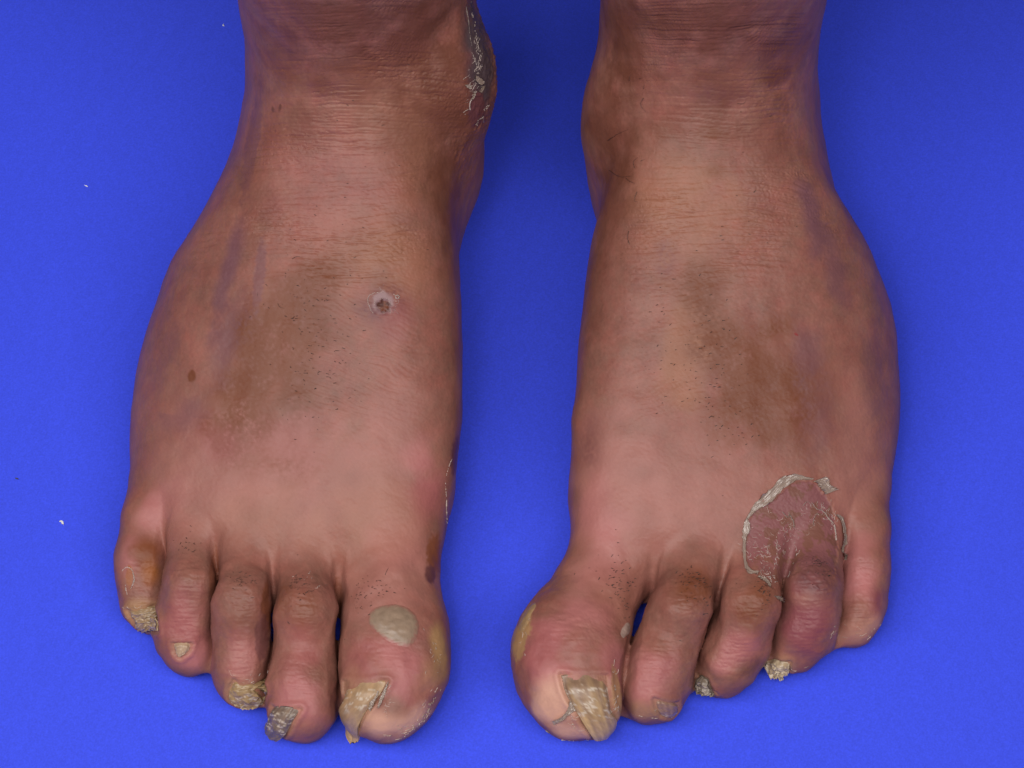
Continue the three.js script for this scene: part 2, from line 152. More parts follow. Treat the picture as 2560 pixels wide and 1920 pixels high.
const FLAP_EDGES = {F1: [[[87.7,33.8,34.8],[81.1,36,34.6],[78.4,36.2,35.7],[74.9,35.3,38.9],[71.4,34.5,41.8],[69.2,33.5,44.7],[67.5,32.4,47.5]],
  [[87.5,33.7,35.2],[82.2,34.8,36.3],[79.6,34.6,38.2],[76.8,34.1,40.5],[74.4,33.3,43.3],[70.7,33,45.2],[67.9,32.2,47.8]]],F2: [[[67.5,32.4,47.5],[66.6,31.6,49.4],[66.6,29.8,53.8],[66.6,29,58.1],[66.9,29.7,62.3],[68,30.8,64.8],[70.3,30.6,64.5]],
  [[68.3,32.2,47.7],[68.8,31,50.3],[67.8,30.3,52.4],[67.5,29.4,55.9],[67.5,29.4,60.1],[68.8,30.4,63.3],[70.5,30.4,63.5]]],F3: [[[87.7,33.5,35.6],[89.2,32.4,36.7],[91,30.7,38.6]],
  [[91.7,32.9,33.6],[92.8,31.5,35.5],[95.1,30,36.3]]],F4: [[[94.8,27.2,43.1],[96.3,25.9,43.4],[97.1,23.9,46.2],[96.9,23,50.1],[95.8,24.3,53.6],[98.6,20.4,53.1],[98.2,19.7,54.3]],
  [[94.5,27.2,43.7],[95.6,26.2,44.7],[96.1,25.2,47.3],[96.1,24.5,50.9],[95.1,24.9,54.2],[96.8,19.6,53.1],[97.8,19.2,54]]],F5: [[[74.4,29.9,71.1],[75.8,28.6,70.9],[77.9,20.7,68]],
  [[74.6,29.7,71.4],[75.3,29,71.9],[76.5,27.5,72.1]]],F6: [[[70.5,30.8,65.3],[72.6,30.4,66],[73.7,30.1,67.7]],
  [[70,31.1,65.9],[71.6,31,67],[73.3,30.6,69.2]]],R1t: [[[16.4,23.4,100.4],[15.3,21.4,102.9],[13.4,19.5,104.1],[11.3,17.9,104.2]],
  [[18,21.7,103],[16.4,21,103.6],[14.2,19.1,104.7],[12,17.2,105]]],L1a: [[[-34.7,25.7,95.5],[-35.2,24.7,97.9],[-35.9,23.8,99.9],[-37.2,22.4,102.2]],
  [[-35.6,25,97.2],[-36.5,24.2,98.9],[-37.4,23.2,100.9],[-37.7,22.2,102.4]]],L1b: [[[-39.5,23.5,99.4],[-42.2,22.3,99.5],[-45.3,20.8,98.2],[-46.9,19.7,96.9]],
  [[-39.9,22.6,100.8],[-42.5,21.8,100.1],[-45.3,20.3,99.2],[-46.7,19.4,97.9]]],L1c: [[[-38.4,24.4,97.8],[-39.1,23.5,99.4],[-40.3,21.6,102.2]],
  [[-37.2,24.4,98.2],[-38.2,23.2,100.5],[-39.6,21.4,102.9]]],M1: [[[-10.8,91.4,-68.6],[-9.1,89,-69.3],[-8.4,87.2,-69.2]],
  [[-10.9,90.2,-67.5],[-9.9,88.5,-67.8],[-9.4,87.7,-68]]],M2: [[[-14.1,91.5,-65],[-12.9,90.9,-65.7],[-12,89.9,-66]],
  [[-13.9,91.2,-65],[-13,89.8,-65],[-12.1,89,-65.4]]],M3: [[[-8.2,86.2,-69],[-8.6,85.8,-68.2],[-9.2,85.3,-67]],
  [[-9.3,87.1,-67.8],[-9.6,86.7,-67.1],[-10.2,86.9,-66.4]]],M4: [[[-10.7,87.5,-66.1],[-10.9,86.8,-65.5],[-11.6,85.8,-64.4]],
  [[-11.3,88,-65.7],[-11.8,87,-64.7],[-12.3,86.2,-63.8]]],R4f: [[[77.1,2,84.5],[78.1,2,85],[78.9,2,85.7]],
  [[77.2,2,85.4],[77.8,2,85.9],[78.5,2,85.9]]]};
const SKIN_LINES = {ring: [[-41.4,63.5,-9.5],[-40.2,63.8,-10],[-38.1,63.8,-10.3],[-35.9,63.4,-10.3],[-34.1,62.9,-9.9],[-33.8,62.1,-8.6],[-33.6,61.4,-7.4],[-34.2,61,-6.3],[-34.4,60.5,-5.3],[-35.7,60.2,-4.3],[-37.5,60.3,-3.9],[-39.2,60.6,-4.2],[-40.6,61.2,-5.2],[-41.4,61.9,-6.5],[-41.9,62.7,-7.9],[-41.7,63.3,-9],[-41.4,63.5,-9.5]],ring2: [[-39.8,62.2,-7.1],[-39.9,62.7,-8.1],[-39.3,62.9,-8.5],[-38,62.9,-8.7],[-36.4,62.7,-8.8],[-35.7,62.2,-8],[-34.6,61.6,-7.3],[-34.6,61.1,-6.3],[-35.5,60.7,-5.2],[-36.6,60.6,-4.7],[-37.7,61.1,-5.4]],ring3: [[-34.1,62.8,-9.7],[-33.3,62.7,-10],[-32.8,62.4,-9.6],[-33.4,62.3,-9.1],[-33.9,62.6,-9.4]],crack: [[-17.7,32.9,27.8],[-18.4,33.2,29.9],[-19.2,32.7,32.9],[-19.6,31.5,35],[-19.4,29.5,37.1],[-19.3,27.4,38.7],[-19.3,24.9,40.6],[-19.2,20.5,42.4]],loop5: [[-113.7,18.1,56.7],[-112.2,19.3,56.3],[-110.6,19.3,57.4],[-110.3,18.7,58.7],[-110.1,18.3,59.6],[-110.4,17.6,60.9],[-111.1,16.8,62.1]],loop5b: [[-113.7,18.1,56.7],[-113.5,17.6,57.8],[-112.7,17.2,59.7],[-112.6,16.4,61.4],[-112.1,15.6,63.4]],mall: [[-13.4,103.8,-84.2],[-12.8,101.1,-81.5],[-12.4,99.3,-77.5],[-11.8,97.4,-74.7]],mall2: [[-12.1,96.9,-73.2],[-11,94.7,-72],[-10.3,92.9,-71]],mall3: [[-11.9,85.9,-64.1],[-12.5,84.8,-63.1],[-12.4,82.8,-62.6]],mall4: [[-8.9,76.8,-65.4],[-8.5,72.5,-66]],den1: [[87.2,30.9,41.2],[88.5,29.8,42.6],[90.7,29,43.1],[92.4,27.9,45],[93.7,27.1,46]],den2: [[87.4,28.7,47.4],[87.7,29.1,45.6],[88.9,29.3,43.8]],den3: [[84.5,31.2,42.4],[85.8,31.3,41.2],[86.9,30.7,41.7]],den4: [[80.5,31,45.2],[81.6,29.9,47],[81.8,29.1,48.6]],den5: [[93.9,26.9,46.4],[94.2,26.4,49],[94.3,26.1,51]],den6: [[78.3,31.8,44.7],[80,30.7,46.1],[80.5,31,45.2]]};
const LONG_HAIRS = [[[28.6,72.6,-59],[31.9,77.8,-57.7],[34.4,80.8,-56.8]],
  [[38.5,90.4,-60.9],[37.8,88.6,-59.9],[39.2,87.8,-57.7]],
  [[36.1,76.2,-46],[36,76.8,-47.8],[37.2,78.5,-48.4]],
  [[29.2,65.5,-53.3],[32.4,71.2,-46.5],[35.2,74.6,-44.2]],
  [[33.6,72.8,-45],[34.8,73.8,-42.9],[36.3,74.8,-41.4]],
  [[36.7,74.2,-38.8],[36.1,72.8,-36.5],[36.9,73.3,-35.9]],
  [[34.3,68.4,-28.9],[34,67.4,-27.2],[34.6,67,-25.1]],
  [[34.5,91.1,-66.8],[34.9,92.8,-67.9]],
  [[38.5,92.4,-62.7],[38.8,93.6,-63.3]],
  [[37.2,93.7,-65.4],[38.1,94.7,-65]],
  [[71,105,-62.9],[71,106.5,-63.3]],
  [[73.5,101.8,-63],[73.7,102.4,-63.4]],
  [[37.8,78.4,-46.9],[39,79.4,-46.7]],
  [[65.3,94.2,-55.8],[67.1,94,-56.1],[67.8,94.5,-56.7]],
  [[34.1,67.2,-26.5],[34.4,66.9,-25.1]],
  [[-36.3,30.3,64.7],[-35.7,30.4,63.2],[-35.1,30.5,61.9]],
  [[-57.9,31.9,70.6],[-56.9,31.7,70.7],[-56,31.3,69.8]],
  [[-68.4,60.3,-9.1],[-67.6,59.9,-7.8],[-66.3,59.9,-7.2]],
  [[-74.4,60.6,-13.1],[-74.2,60,-11.7],[-73.1,60,-11]],
  [[-64.1,67,-19.9],[-62.6,67.6,-20.3],[-61.3,67.7,-20]]];
const STUBBLE_SPOTS = [[-94,26.9,53.8,2.4,3.3,20],[-77.3,31.5,67.6,3,3.9,30],[-62.1,31.4,69,3.3,4.5,35],[-41.1,28.7,70.2,4.6,4.8,62],[-61.4,56.6,0.8,7.5,16.5,81],[-51.9,55.5,4.9,7.5,12,38],[-59.9,47.6,19,5.4,6,11],[-41.2,84.6,-45.3,20.4,22.4,19],[-52,68.4,-18.8,12.2,9,22],[30.4,26.4,67.5,4.6,6.7,70],[52.6,32,68.4,4.1,6,62],[71.3,31.5,71.2,1.9,3.9,27],[87.8,30.4,62.1,2.4,4.2,32],[56.9,52.9,9.7,6.8,18,81],[44.9,56.9,2.6,5.4,13.5,32],[61.2,77.9,-35.1,20.4,22.4,16],[64.9,44.2,24.8,6.8,6,14]];
const FLECK_SPOTS = [[72.5,29.7,56.5,4.4,4.5,60],[79.7,29.7,48.9,5.4,3.3,45],[90.8,28.7,43.8,3.5,2.7,40],[72.8,30,64.1,2.2,2.7,24],[78.1,27.5,56.1,4.1,4.5,20],[-23.7,17,100.8,3.8,4.2,30],[-29.5,15.5,106.5,5.4,2.1,24],[26.6,16.6,104.2,4.1,4.5,16],[20.2,10.8,107.3,8.2,0.9,8],[-107.4,12.6,68.7,4.1,3.6,26],[-75.3,16,92.4,4.1,2.4,30],[-10.3,92.2,-70.1,2.4,10.5,90],[-35.6,24.2,99.1,1.1,4.2,26],[16.9,22.1,102.4,1.1,5.1,24],[29,20.7,97.5,0.8,5.1,16],[-43.8,22.5,96.9,4.1,1.5,14],[-9.8,75.7,-64.2,2.2,3.3,14],[-36.9,62.2,-7.6,3,3.3,20],[42.6,13.4,100.6,5.4,2.1,18],[102.6,12.2,74.5,5.4,2.1,14],[92.3,18.7,77.7,1.1,3,8],[79.3,11,84.2,4.1,1.5,10],[-21.8,22.9,88.5,2.7,7.5,16],[3.2,23.4,81.5,1.6,7.5,10],[-59.1,30.1,64.2,5.4,6,6]];
// ---------------------------------------------------------------- surface nets, then every quad is split and snapped to the field
function gradient(f, x, y, z, e = 0.12) {
  const gx = f(x + e, y, z) - f(x - e, y, z), gy = f(x, y + e, z) - f(x, y - e, z), gz = f(x, y, z + e) - f(x, y, z - e);
  const l = Math.hypot(gx, gy, gz) || 1; return [gx / l, gy / l, gz / l, l / (2 * e)];
}
function snap(f, p, rounds = 3) {
  let [x, y, z] = p, d = f(x, y, z), g; const e = 0.1;
  for (let i = 0; i < rounds; i++) {
    if (Math.abs(d) < 0.006 && g) break;
    const gx = f(x + e, y, z) - d, gy = f(x, y + e, z) - d, gz = f(x, y, z + e) - d, l = Math.hypot(gx, gy, gz) || 1, s = clamp(d / Math.max(l / e, 0.35), -1.5, 1.5);
    g = [gx / l, gy / l, gz / l]; if (l / e < 0.85 && rounds < 9) rounds = 9;
    const nx = x - g[0] * s, ny = y - g[1] * s, nz = z - g[2] * s, nd = f(nx, ny, nz);
    if (Math.abs(nd) < Math.abs(d)) { x = nx; y = ny; z = nz; d = nd; } else break;
  }
  return [x, y, z, g];
}
function netMesh(f, box, cell) {
  const [x0, x1, y0, y1, z0, z1] = box, nx = Math.ceil((x1 - x0) / cell), ny = Math.ceil((y1 - y0) / cell), nz = Math.ceil((z1 - z0) / cell);
  const val = new Float32Array(nx * ny * nz), at = (i, j, k) => (k * ny + j) * nx + i;
  // blocks far from the surface are filled with one value
  const K = 6, half = K * cell * 0.5, reach = half * 1.75 / 0.55, near = [];
  for (let k = 0; k < nz; k += K) for (let j = 0; j < ny; j += K) for (let i = 0; i < nx; i += K) {
    const c = f(x0 + i * cell + half, y0 + j * cell + half, z0 + k * cell + half), far = Math.abs(c) > reach; if (!far) near.push([i, j, k]);
    for (let kk = k; kk < Math.min(k + K, nz); kk++) for (let jj = j; jj < Math.min(j + K, ny); jj++) for (let ii = i; ii < Math.min(i + K, nx); ii++) val[at(ii, jj, kk)] = far ? c : f(x0 + ii * cell, y0 + jj * cell, z0 + kk * cell);
  }
  const id = new Int32Array(nx * ny * nz).fill(-1), P = [], v = new Float64Array(8), Q = [], sy = nx, sz = nx * ny;
  for (const [bi, bj, bk] of near) for (let k = bk; k < Math.min(bk + K, nz - 1); k++) for (let j = bj; j < Math.min(bj + K, ny - 1); j++) for (let i = bi; i < Math.min(bi + K, nx - 1); i++) {
    const o = at(i, j, k); let m = 0, cx = 0, cy = 0, cz = 0, n = 0;
    for (let q = 0; q < 8; q++) { v[q] = val[o + (q & 1) + (q >> 1 & 1) * sy + (q >> 2) * sz]; if (v[q] < 0) m |= 1 << q; }
    if (m === 0 || m === 255) continue;
    for (let a = 0; a < 8; a++) for (let s = 0; s < 3; s++) { const b = a | 1 << s; if (b === a || (m >> a & 1) === (m >> b & 1)) continue; const t = v[a] / (v[a] - v[b]); cx += (a & 1) + (s === 0 ? t : 0); cy += (a >> 1 & 1) + (s === 1 ? t : 0); cz += (a >> 2) + (s === 2 ? t : 0); n++; }
    id[o] = P.length / 3; P.push(x0 + (i + cx / n) * cell, y0 + (j + cy / n) * cell, z0 + (k + cz / n) * cell);
  }
  for (const [bi, bj, bk] of near) for (let k = Math.max(1, bk); k < Math.min(bk + K, nz - 1); k++) for (let j = Math.max(1, bj); j < Math.min(bj + K, ny - 1); j++) for (let i = Math.max(1, bi); i < Math.min(bi + K, nx - 1); i++) {
    const o = at(i, j, k), a = val[o] < 0;
    if (a !== val[o + 1] < 0) { const q = [id[o - sy - sz], id[o - sz], id[o], id[o - sy]]; Q.push(a ? q : q.reverse()); }
    if (a !== val[o + sy] < 0) { const q = [id[o - 1 - sz], id[o - 1], id[o], id[o - sz]]; Q.push(a ? q : q.reverse()); }
    if (a !== val[o + sz] < 0) { const q = [id[o - 1 - sy], id[o - sy], id[o], id[o - 1]]; Q.push(a ? q : q.reverse()); }
  }
  return { P, Q };
}
// ---------------------------------------------------------------- skin: relief and pigment, some shade and light put into the colour
const noise = createNoise3D(rng(11)), noise2 = createNoise2D(rng(29));
const TINT = { brown: [0.145, 0.046, 0.023], plum: [0.12, 0.042, 0.044], grey: [0.125, 0.045, 0.026], bronzeShade: [0.12, 0.039, 0.023], dark: [0.05, 0.02, 0.015], veinShade: [0.15, 0.062, 0.07], red: [0.3, 0.09, 0.09], pink: [0.365, 0.13, 0.127], blushLit: [0.31, 0.128, 0.107], rust: [0.17, 0.05, 0.022], orange: [0.26, 0.085, 0.026], callus: [0.31, 0.172, 0.082], pale: [0.48, 0.26, 0.19], umber: [0.085, 0.036, 0.027], tan: [0.27, 0.115, 0.067], wine: [0.2, 0.056, 0.064], blood: [0.2, 0.01, 0.012], slate: [0.07, 0.046, 0.052] };  // ankle and instep-groove tints include painted shade, the forefoot tint painted brightness
const sub = (a, b) => [a[0] - b[0], a[1] - b[1], a[2] - b[2]], len = (a) => Math.hypot(a[0], a[1], a[2]);
const lerp3 = (a, b, t) => [mix(a[0], b[0], t), mix(a[1], b[1], t), mix(a[2], b[2], t)];
// a polyline resampled at equal steps along a smooth curve
function resample(pts, n) {
  if (pts.length === 2) return Array.from({ length: n }, (_, i) => lerp3(pts[0], pts[1], i / (n - 1)));
  const c = new THREE.CatmullRomCurve3(pts.map((p) => new THREE.Vector3(...p)), false, 'centripetal');
  return c.getSpacedPoints(n - 1).map((v) => [v.x, v.y, v.z]);
}
// outline test in the plane (x, z - 0.6 y), which spreads the top of a foot out flat
const flatten = (p) => [p[0], p[2] - 0.6 * p[1]];
function polyDistance(poly, x, w) {
  let d = 1e9, inside = false;
  for (let i = 0, j = poly.length - 1; i < poly.length; j = i++) {
    const [ax, ay] = poly[j], [bx, by] = poly[i], ex = bx - ax, ey = by - ay, t = clamp(((x - ax) * ex + (w - ay) * ey) / (ex * ex + ey * ey), 0, 1);
    d = Math.min(d, Math.hypot(x - ax - t * ex, w - ay - t * ey));
    if ((ay > w) !== (by > w) && x < (bx - ax) * (w - ay) / (by - ay) + ax) inside = !inside;
  }
  return inside ? -d : d;
}
function loftGrid(A, B, M, N) { const a = resample(A, M), b = resample(B, M), g = []; for (let i = 0; i < M; i++) for (let j = 0; j < N; j++) g.push(lerp3(a[i], b[i], j / (N - 1))); return g; }
const RAW = RAW_AREA.map(flatten), SORE = SKIN_LINES.ring.reduce((s, p) => [s[0] + p[0] / 17, s[1] + p[1] / 17, s[2] + p[2] / 17], [0, 0, 0]);
const SORE_EYE = lerp3(SORE, [SORE[0] + 1, SORE[1] - 0.6, SORE[2] + 1.2], 0.55);
const GAIN = { brown: 1.85, grey: 1.6, plum: 1.7, pink: 1.15, red: 1.2, wine: 1.1, veinShade: 1.8, blushLit: 1.1, rust: 1.2, pale: 1.25, callus: 1.2 };
function skinOf(side, F, nails) {
  const tints = side === 'L' ? LEFT_TINTS : RIGHT_TINTS, xc = side === 'L' ? -44 : 58;
  const beds = nails.map(([A, B]) => { const g = loftGrid(A, B, 30, 18), c = g[Math.floor(g.length / 2)]; return { g, c, r: Math.max(...g.map((p) => len(sub(p, c)))) + 5, t: g.slice(0, 18) }; });
  const buckets = new Map(), bucket = (x, z) => { const kx = Math.floor(x / 8), kz = Math.floor(z / 8), k = kx * 1000 + kz; let b = buckets.get(k); if (!b) { b = tints.filter((t) => { const m = 2.0 * Math.max(t[3], t[4]); return Math.abs(t[0] - kx * 8 - 4) < m + 4 && Math.abs(t[2] - kz * 8 - 4) < m + 4; }); buckets.set(k, b); } return b; };
  const knuckles = F.toes.flatMap((t, i) => i ? [t[2], t[4]] : [t[3]]);
  function nearNail(x, y, z) { let d = 9; for (const b of beds) { if (Math.hypot(x - b.c[0], y - b.c[1], z - b.c[2]) > b.r) continue; for (const p of b.g) { const e = Math.hypot(x - p[0], y - p[1], z - p[2]); if (e < d) d = e; } } return d; }
  function relief(x, y, z, n) {
    if (y > 170 || y < 1) return 0;
    let d = 0.28 * noise(x * 0.045, y * 0.045, z * 0.045) + 0.09 * noise(x * 0.13, y * 0.13, z * 0.13 + 9) + 0.03 * noise(x * 0.5, y * 0.5, z * 0.5);
    d += 0.028 * noise(x * 1.15, y * 1.15, z * 1.15) ;
    if (z > 48) d += sstep(48, 62, z) * (0.4 * noise(x * 0.085 + 3, y * 0.085, z * 0.085) + 0.1 * noise(x * 0.22, y * 0.22, z * 0.22 + 8));
    // creases across the front of the ankle and the instep
    const s0 = y - z, front = (1 - sstep(0.55, 0.9, Math.abs(n[0]))) * sstep(56, 105, s0);
    if (front > 0.01) {
      const dx = x - xc, warp = 1.6 * noise(x * 0.022, s0 * 0.03, 3.1) + 0.35 * noise(x * 0.09, s0 * 0.11, 7.7);
      const s = 0.8 * s0 + 0.0022 * dx * dx + warp;
      const a = Math.abs(noise(x * 0.016, s * 0.5, 1.5)), b = Math.abs(noise(x * 0.024, s * 0.95, 5.5));
      const strong = 0.35 + 0.65 * sstep(-0.3, 0.5, noise(x * 0.03, s * 0.05, 12));
      d -= front * strong * (0.3 * Math.pow(1 - a, 9) + 0.3 * Math.pow(1 - b, 7));
    }
    // finer slanted lines lower on the instep
    const low = sstep(10, 34, s0) * (1 - sstep(95, 125, s0)) * (1 - sstep(12, 30, Math.abs(x - xc - (side === 'L' ? 2 : -4))));
    if (low > 0.01) { const q = x * (side === 'L' ? 0.42 : -0.42) + 0.8 * s0 + noise(x * 0.06, s0 * 0.06, 2) * 1.5, e = x * 0.8; d -= low * 0.075 * Math.pow(1 - Math.abs(noise(e * 0.06, q * 0.7, 4)), 4); }
    // extensor tendons fanning out to the toes
    if (z > -35 && z < 58 && n[1] > 0.3) for (const t of F.toes) {
      const q = (z + 35) / 93, tx = mix(xc + (t[0][0] - xc) * 0.3, t[0][0], q), e = (x - tx) / 3.2; if (e * e < 6) d += 0.16 * Math.exp(-e * e) * sstep(0, 0.4, q) * (1 - sstep(0.85, 1, q));
    }
    // knuckle folds
    if (z > 55) for (const k of knuckles) {
      const dz = z - k[2] - 2, dx = x - k[0], m = Math.exp(-(dz * dz) / 40 - dx * dx / (k[3] * k[3] * 0.8)) * sstep(k[1], k[1] + k[3], y);
      if (m > 0.02) d -= m * (0.22 * Math.pow(1 - Math.abs(noise(x * 0.09, (z - 0.5 * y) * 0.55, 21 + k[0])), 4) - 0.07 * noise(x * 1.1, y * 1.1, z * 1.1));
    }
    // rough scale over the inner ankle bone
    if (side === 'L' && y > 45 && z < -55 && n[0] > 0.2) { const w = Math.exp(-Math.pow((y - 82) / 24, 2)) * sstep(0.45, 0.85, n[0]); d += w * (0.32 * Math.max(0, noise(x * 0.35, y * 0.35, z * 0.35)) + 0.2 * Math.max(0, noise(x * 0.9, y * 0.9, z * 0.9))); }
    const nn = nearNail(x, y, z);
    if (nn < 5) d += 0.32 * Math.exp(-Math.pow((nn - 1.5) / 0.8, 2)) - 0.5 * (1 - sstep(0.2, 1.0, nn));
    if (side === 'R') { if (z > 20 && y > 14 && x > 66 && x < 106) { const w = flatten([x, y, z]), r = polyDistance(RAW, w[0], w[1]) + 0.5 * noise(x * 0.5, y * 0.5, z * 0.5); d -= 0.3 * (1 - sstep(-0.5, 0.3, r)); if (r < 1) d += 0.07 * noise(x * 1.3, y * 1.3, z * 1.3); } }
    else { const r = Math.hypot(x - SORE_EYE[0], y - SORE_EYE[1], z - SORE_EYE[2]); if (r < 9) d += 0.22 * Math.exp(-Math.pow((r - 3.6) / 1.9, 2)) - 0.5 * (1 - sstep(1, 2.4, r + 0.4 * noise(x, y, z))); }
    return d;
  }
  function pigment(x, y, z, n) {  // skin colour, including the tints that paint shade and light
    const c = [0.214, 0.085, 0.064]; if (y > 170) return c;
    const wide = noise(x * 0.085 + 70, y * 0.085, z * 0.085), big = noise(x * 0.05 + 40, y * 0.05, z * 0.05), mid = noise(x * 0.16, y * 0.16 + 20, z * 0.16), fine = noise(x * 0.55, y * 0.55, z * 0.55 + 5), grain = noise(x * 1.4, y * 1.4, z * 1.4);
    let k = 1 + 0.11 * big + 0.08 * mid + 0.06 * fine + 0.08 * grain, r = 0.05 * noise(x * 0.09, y * 0.09, z * 0.09 + 60) + 0.035 * noise(x * 0.35 + 9, y * 0.35, z * 0.35);
    c[0] *= k * (1 + r * 0.6); c[1] *= k * (1 - r); c[2] *= k * (1 - r * 0.8);
    const toward = (t, w) => { w = clamp(w, 0, 1); for (let i = 0; i < 3; i++) c[i] = mix(c[i], t[i] * (0.6 + 0.4 * k), w); };
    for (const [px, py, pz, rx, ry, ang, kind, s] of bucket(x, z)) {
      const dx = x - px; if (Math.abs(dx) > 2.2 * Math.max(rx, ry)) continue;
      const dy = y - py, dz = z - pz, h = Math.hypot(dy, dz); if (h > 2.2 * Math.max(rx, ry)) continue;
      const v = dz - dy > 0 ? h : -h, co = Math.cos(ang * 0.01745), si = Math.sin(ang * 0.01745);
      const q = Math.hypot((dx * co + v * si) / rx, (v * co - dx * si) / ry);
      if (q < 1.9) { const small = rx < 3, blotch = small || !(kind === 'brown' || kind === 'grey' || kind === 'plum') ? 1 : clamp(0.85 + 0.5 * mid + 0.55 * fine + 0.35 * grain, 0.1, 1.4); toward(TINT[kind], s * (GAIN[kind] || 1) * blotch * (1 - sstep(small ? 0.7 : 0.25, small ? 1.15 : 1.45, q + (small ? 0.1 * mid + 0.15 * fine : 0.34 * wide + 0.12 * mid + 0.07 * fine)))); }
    }
    if (side === 'R' && z > 20 && y > 14 && x > 66 && x < 106) { const w = flatten([x, y, z]), d = polyDistance(RAW, w[0], w[1]) + 0.5 * noise(x * 0.5, y * 0.5, z * 0.5) + 0.2 * fine; if (d < 1) { const m = 1 - sstep(-0.5, 0.2, d); toward(mid + 0.6 * fine > 0.25 ? [0.145, 0.058, 0.044] : [0.19, 0.07, 0.074], 0.88 * m * (1 - 0.75 * sstep(55, 67, z + 3 * mid))); } }
    if (side === 'L') { const r = Math.hypot(x - SORE[0], y - SORE[1], z - SORE[2]), e = Math.hypot(x - SORE_EYE[0], y - SORE_EYE[1], z - SORE_EYE[2]); if (r < 7) { toward([0.26, 0.165, 0.17], 0.75 * (1 - sstep(2.6, 3.6, r + 0.6 * fine + 0.5 * mid))); toward(fine > 0 ? [0.11, 0.028, 0.01] : [0.06, 0.016, 0.01], 0.97 * (1 - sstep(1.3, 2.2, e + 0.6 * fine + 0.3 * grain))); } }
    const nn = nearNail(x, y, z); if (nn < 3) toward([0.34, 0.18, 0.11], 0.45 * (1 - sstep(0.3, 1.6, nn + 0.5 * fine)));
    return c;
  }
  return { relief, pigment };
}
function makeSkin(f, box, finest, skin) {
  const CELL = 0.8, { P, Q } = netMesh(f, box, CELL);
  const base = []; for (let i = 0; i < P.length; i += 3) base.push(snap(f, [P[i], P[i + 1], P[i + 2]], 2));
  const pos = [], col = [], idx = [], key = new Map(), N = base.length;
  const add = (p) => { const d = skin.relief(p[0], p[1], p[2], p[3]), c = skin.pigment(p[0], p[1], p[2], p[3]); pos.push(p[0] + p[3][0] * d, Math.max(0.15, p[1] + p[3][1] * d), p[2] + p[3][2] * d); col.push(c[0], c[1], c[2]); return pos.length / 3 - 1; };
  const put = (k, make) => { let n = key.get(k); if (n === undefined) { n = add(make()); key.set(k, n); } return n; };
  for (const q of Q) {
    if (q.includes(-1)) continue;
    const c = q.map((i) => base[i]), my = (c[0][1] + c[1][1] + c[2][1] + c[3][1]) / 4, mz = (c[0][2] + c[2][2]) / 2, ny = (c[0][3][1] + c[2][3][1]) / 2, nz = (c[0][3][2] + c[2][3][2]) / 2;
    const S = my > 150 || my < 1.5 || mz < -125 || ny * 0.85 + nz * 0.53 < -0.4 ? 1 : finest, grid = [];
    for (let a = 0; a <= S; a++) for (let b = 0; b <= S; b++) {
      const u = a / S, v = b / S; let k, make;
      const rim = (i, j, t) => { let A = q[i], B = q[j]; if (A > B) { [A, B] = [B, A]; t = S - t; } if (t === 0) { k = A; make = () => base[A]; return; } if (t === S) { k = B; make = () => base[B]; return; } k = N + ((A * 400000 + B) * 8 + t) * 2 + (S > 1 ? 1 : 0); make = () => snap(f, lerp3(base[A], base[B], t / S), 2); };
      if (b === 0) rim(0, 1, a); else if (a === S) rim(1, 2, b); else if (b === S) rim(3, 2, a); else if (a === 0) rim(0, 3, b);
      grid.push(make ? put(k, make) : add(snap(f, lerp3(lerp3(c[0], c[1], u), lerp3(c[3], c[2], u), v), 2)));
    }
    for (let a = 0; a < S; a++) for (let b = 0; b < S; b++) { const i = a * (S + 1) + b, A = grid[i], B = grid[i + S + 1], D = grid[i + 1], E = grid[i + S + 2]; idx.push(A, B, E, A, E, D); }
  }
  return geometry(pos, idx, col);
}
// millimetres -> metres; origin is the foot's own base point
let ORIGIN = [0, 0, 0];
function geometry(pos, idx, col) {
  const g = new THREE.BufferGeometry(), p = new Float32Array(pos.length);
  for (let i = 0; i < pos.length; i++) p[i] = (pos[i] - ORIGIN[i % 3]) * 0.001;
  g.setAttribute('position', new THREE.BufferAttribute(p, 3)); g.setIndex(idx);
  if (col) g.setAttribute('color', new THREE.Float32BufferAttribute(col, 3));
  g.computeVertexNormals(); return g;
}
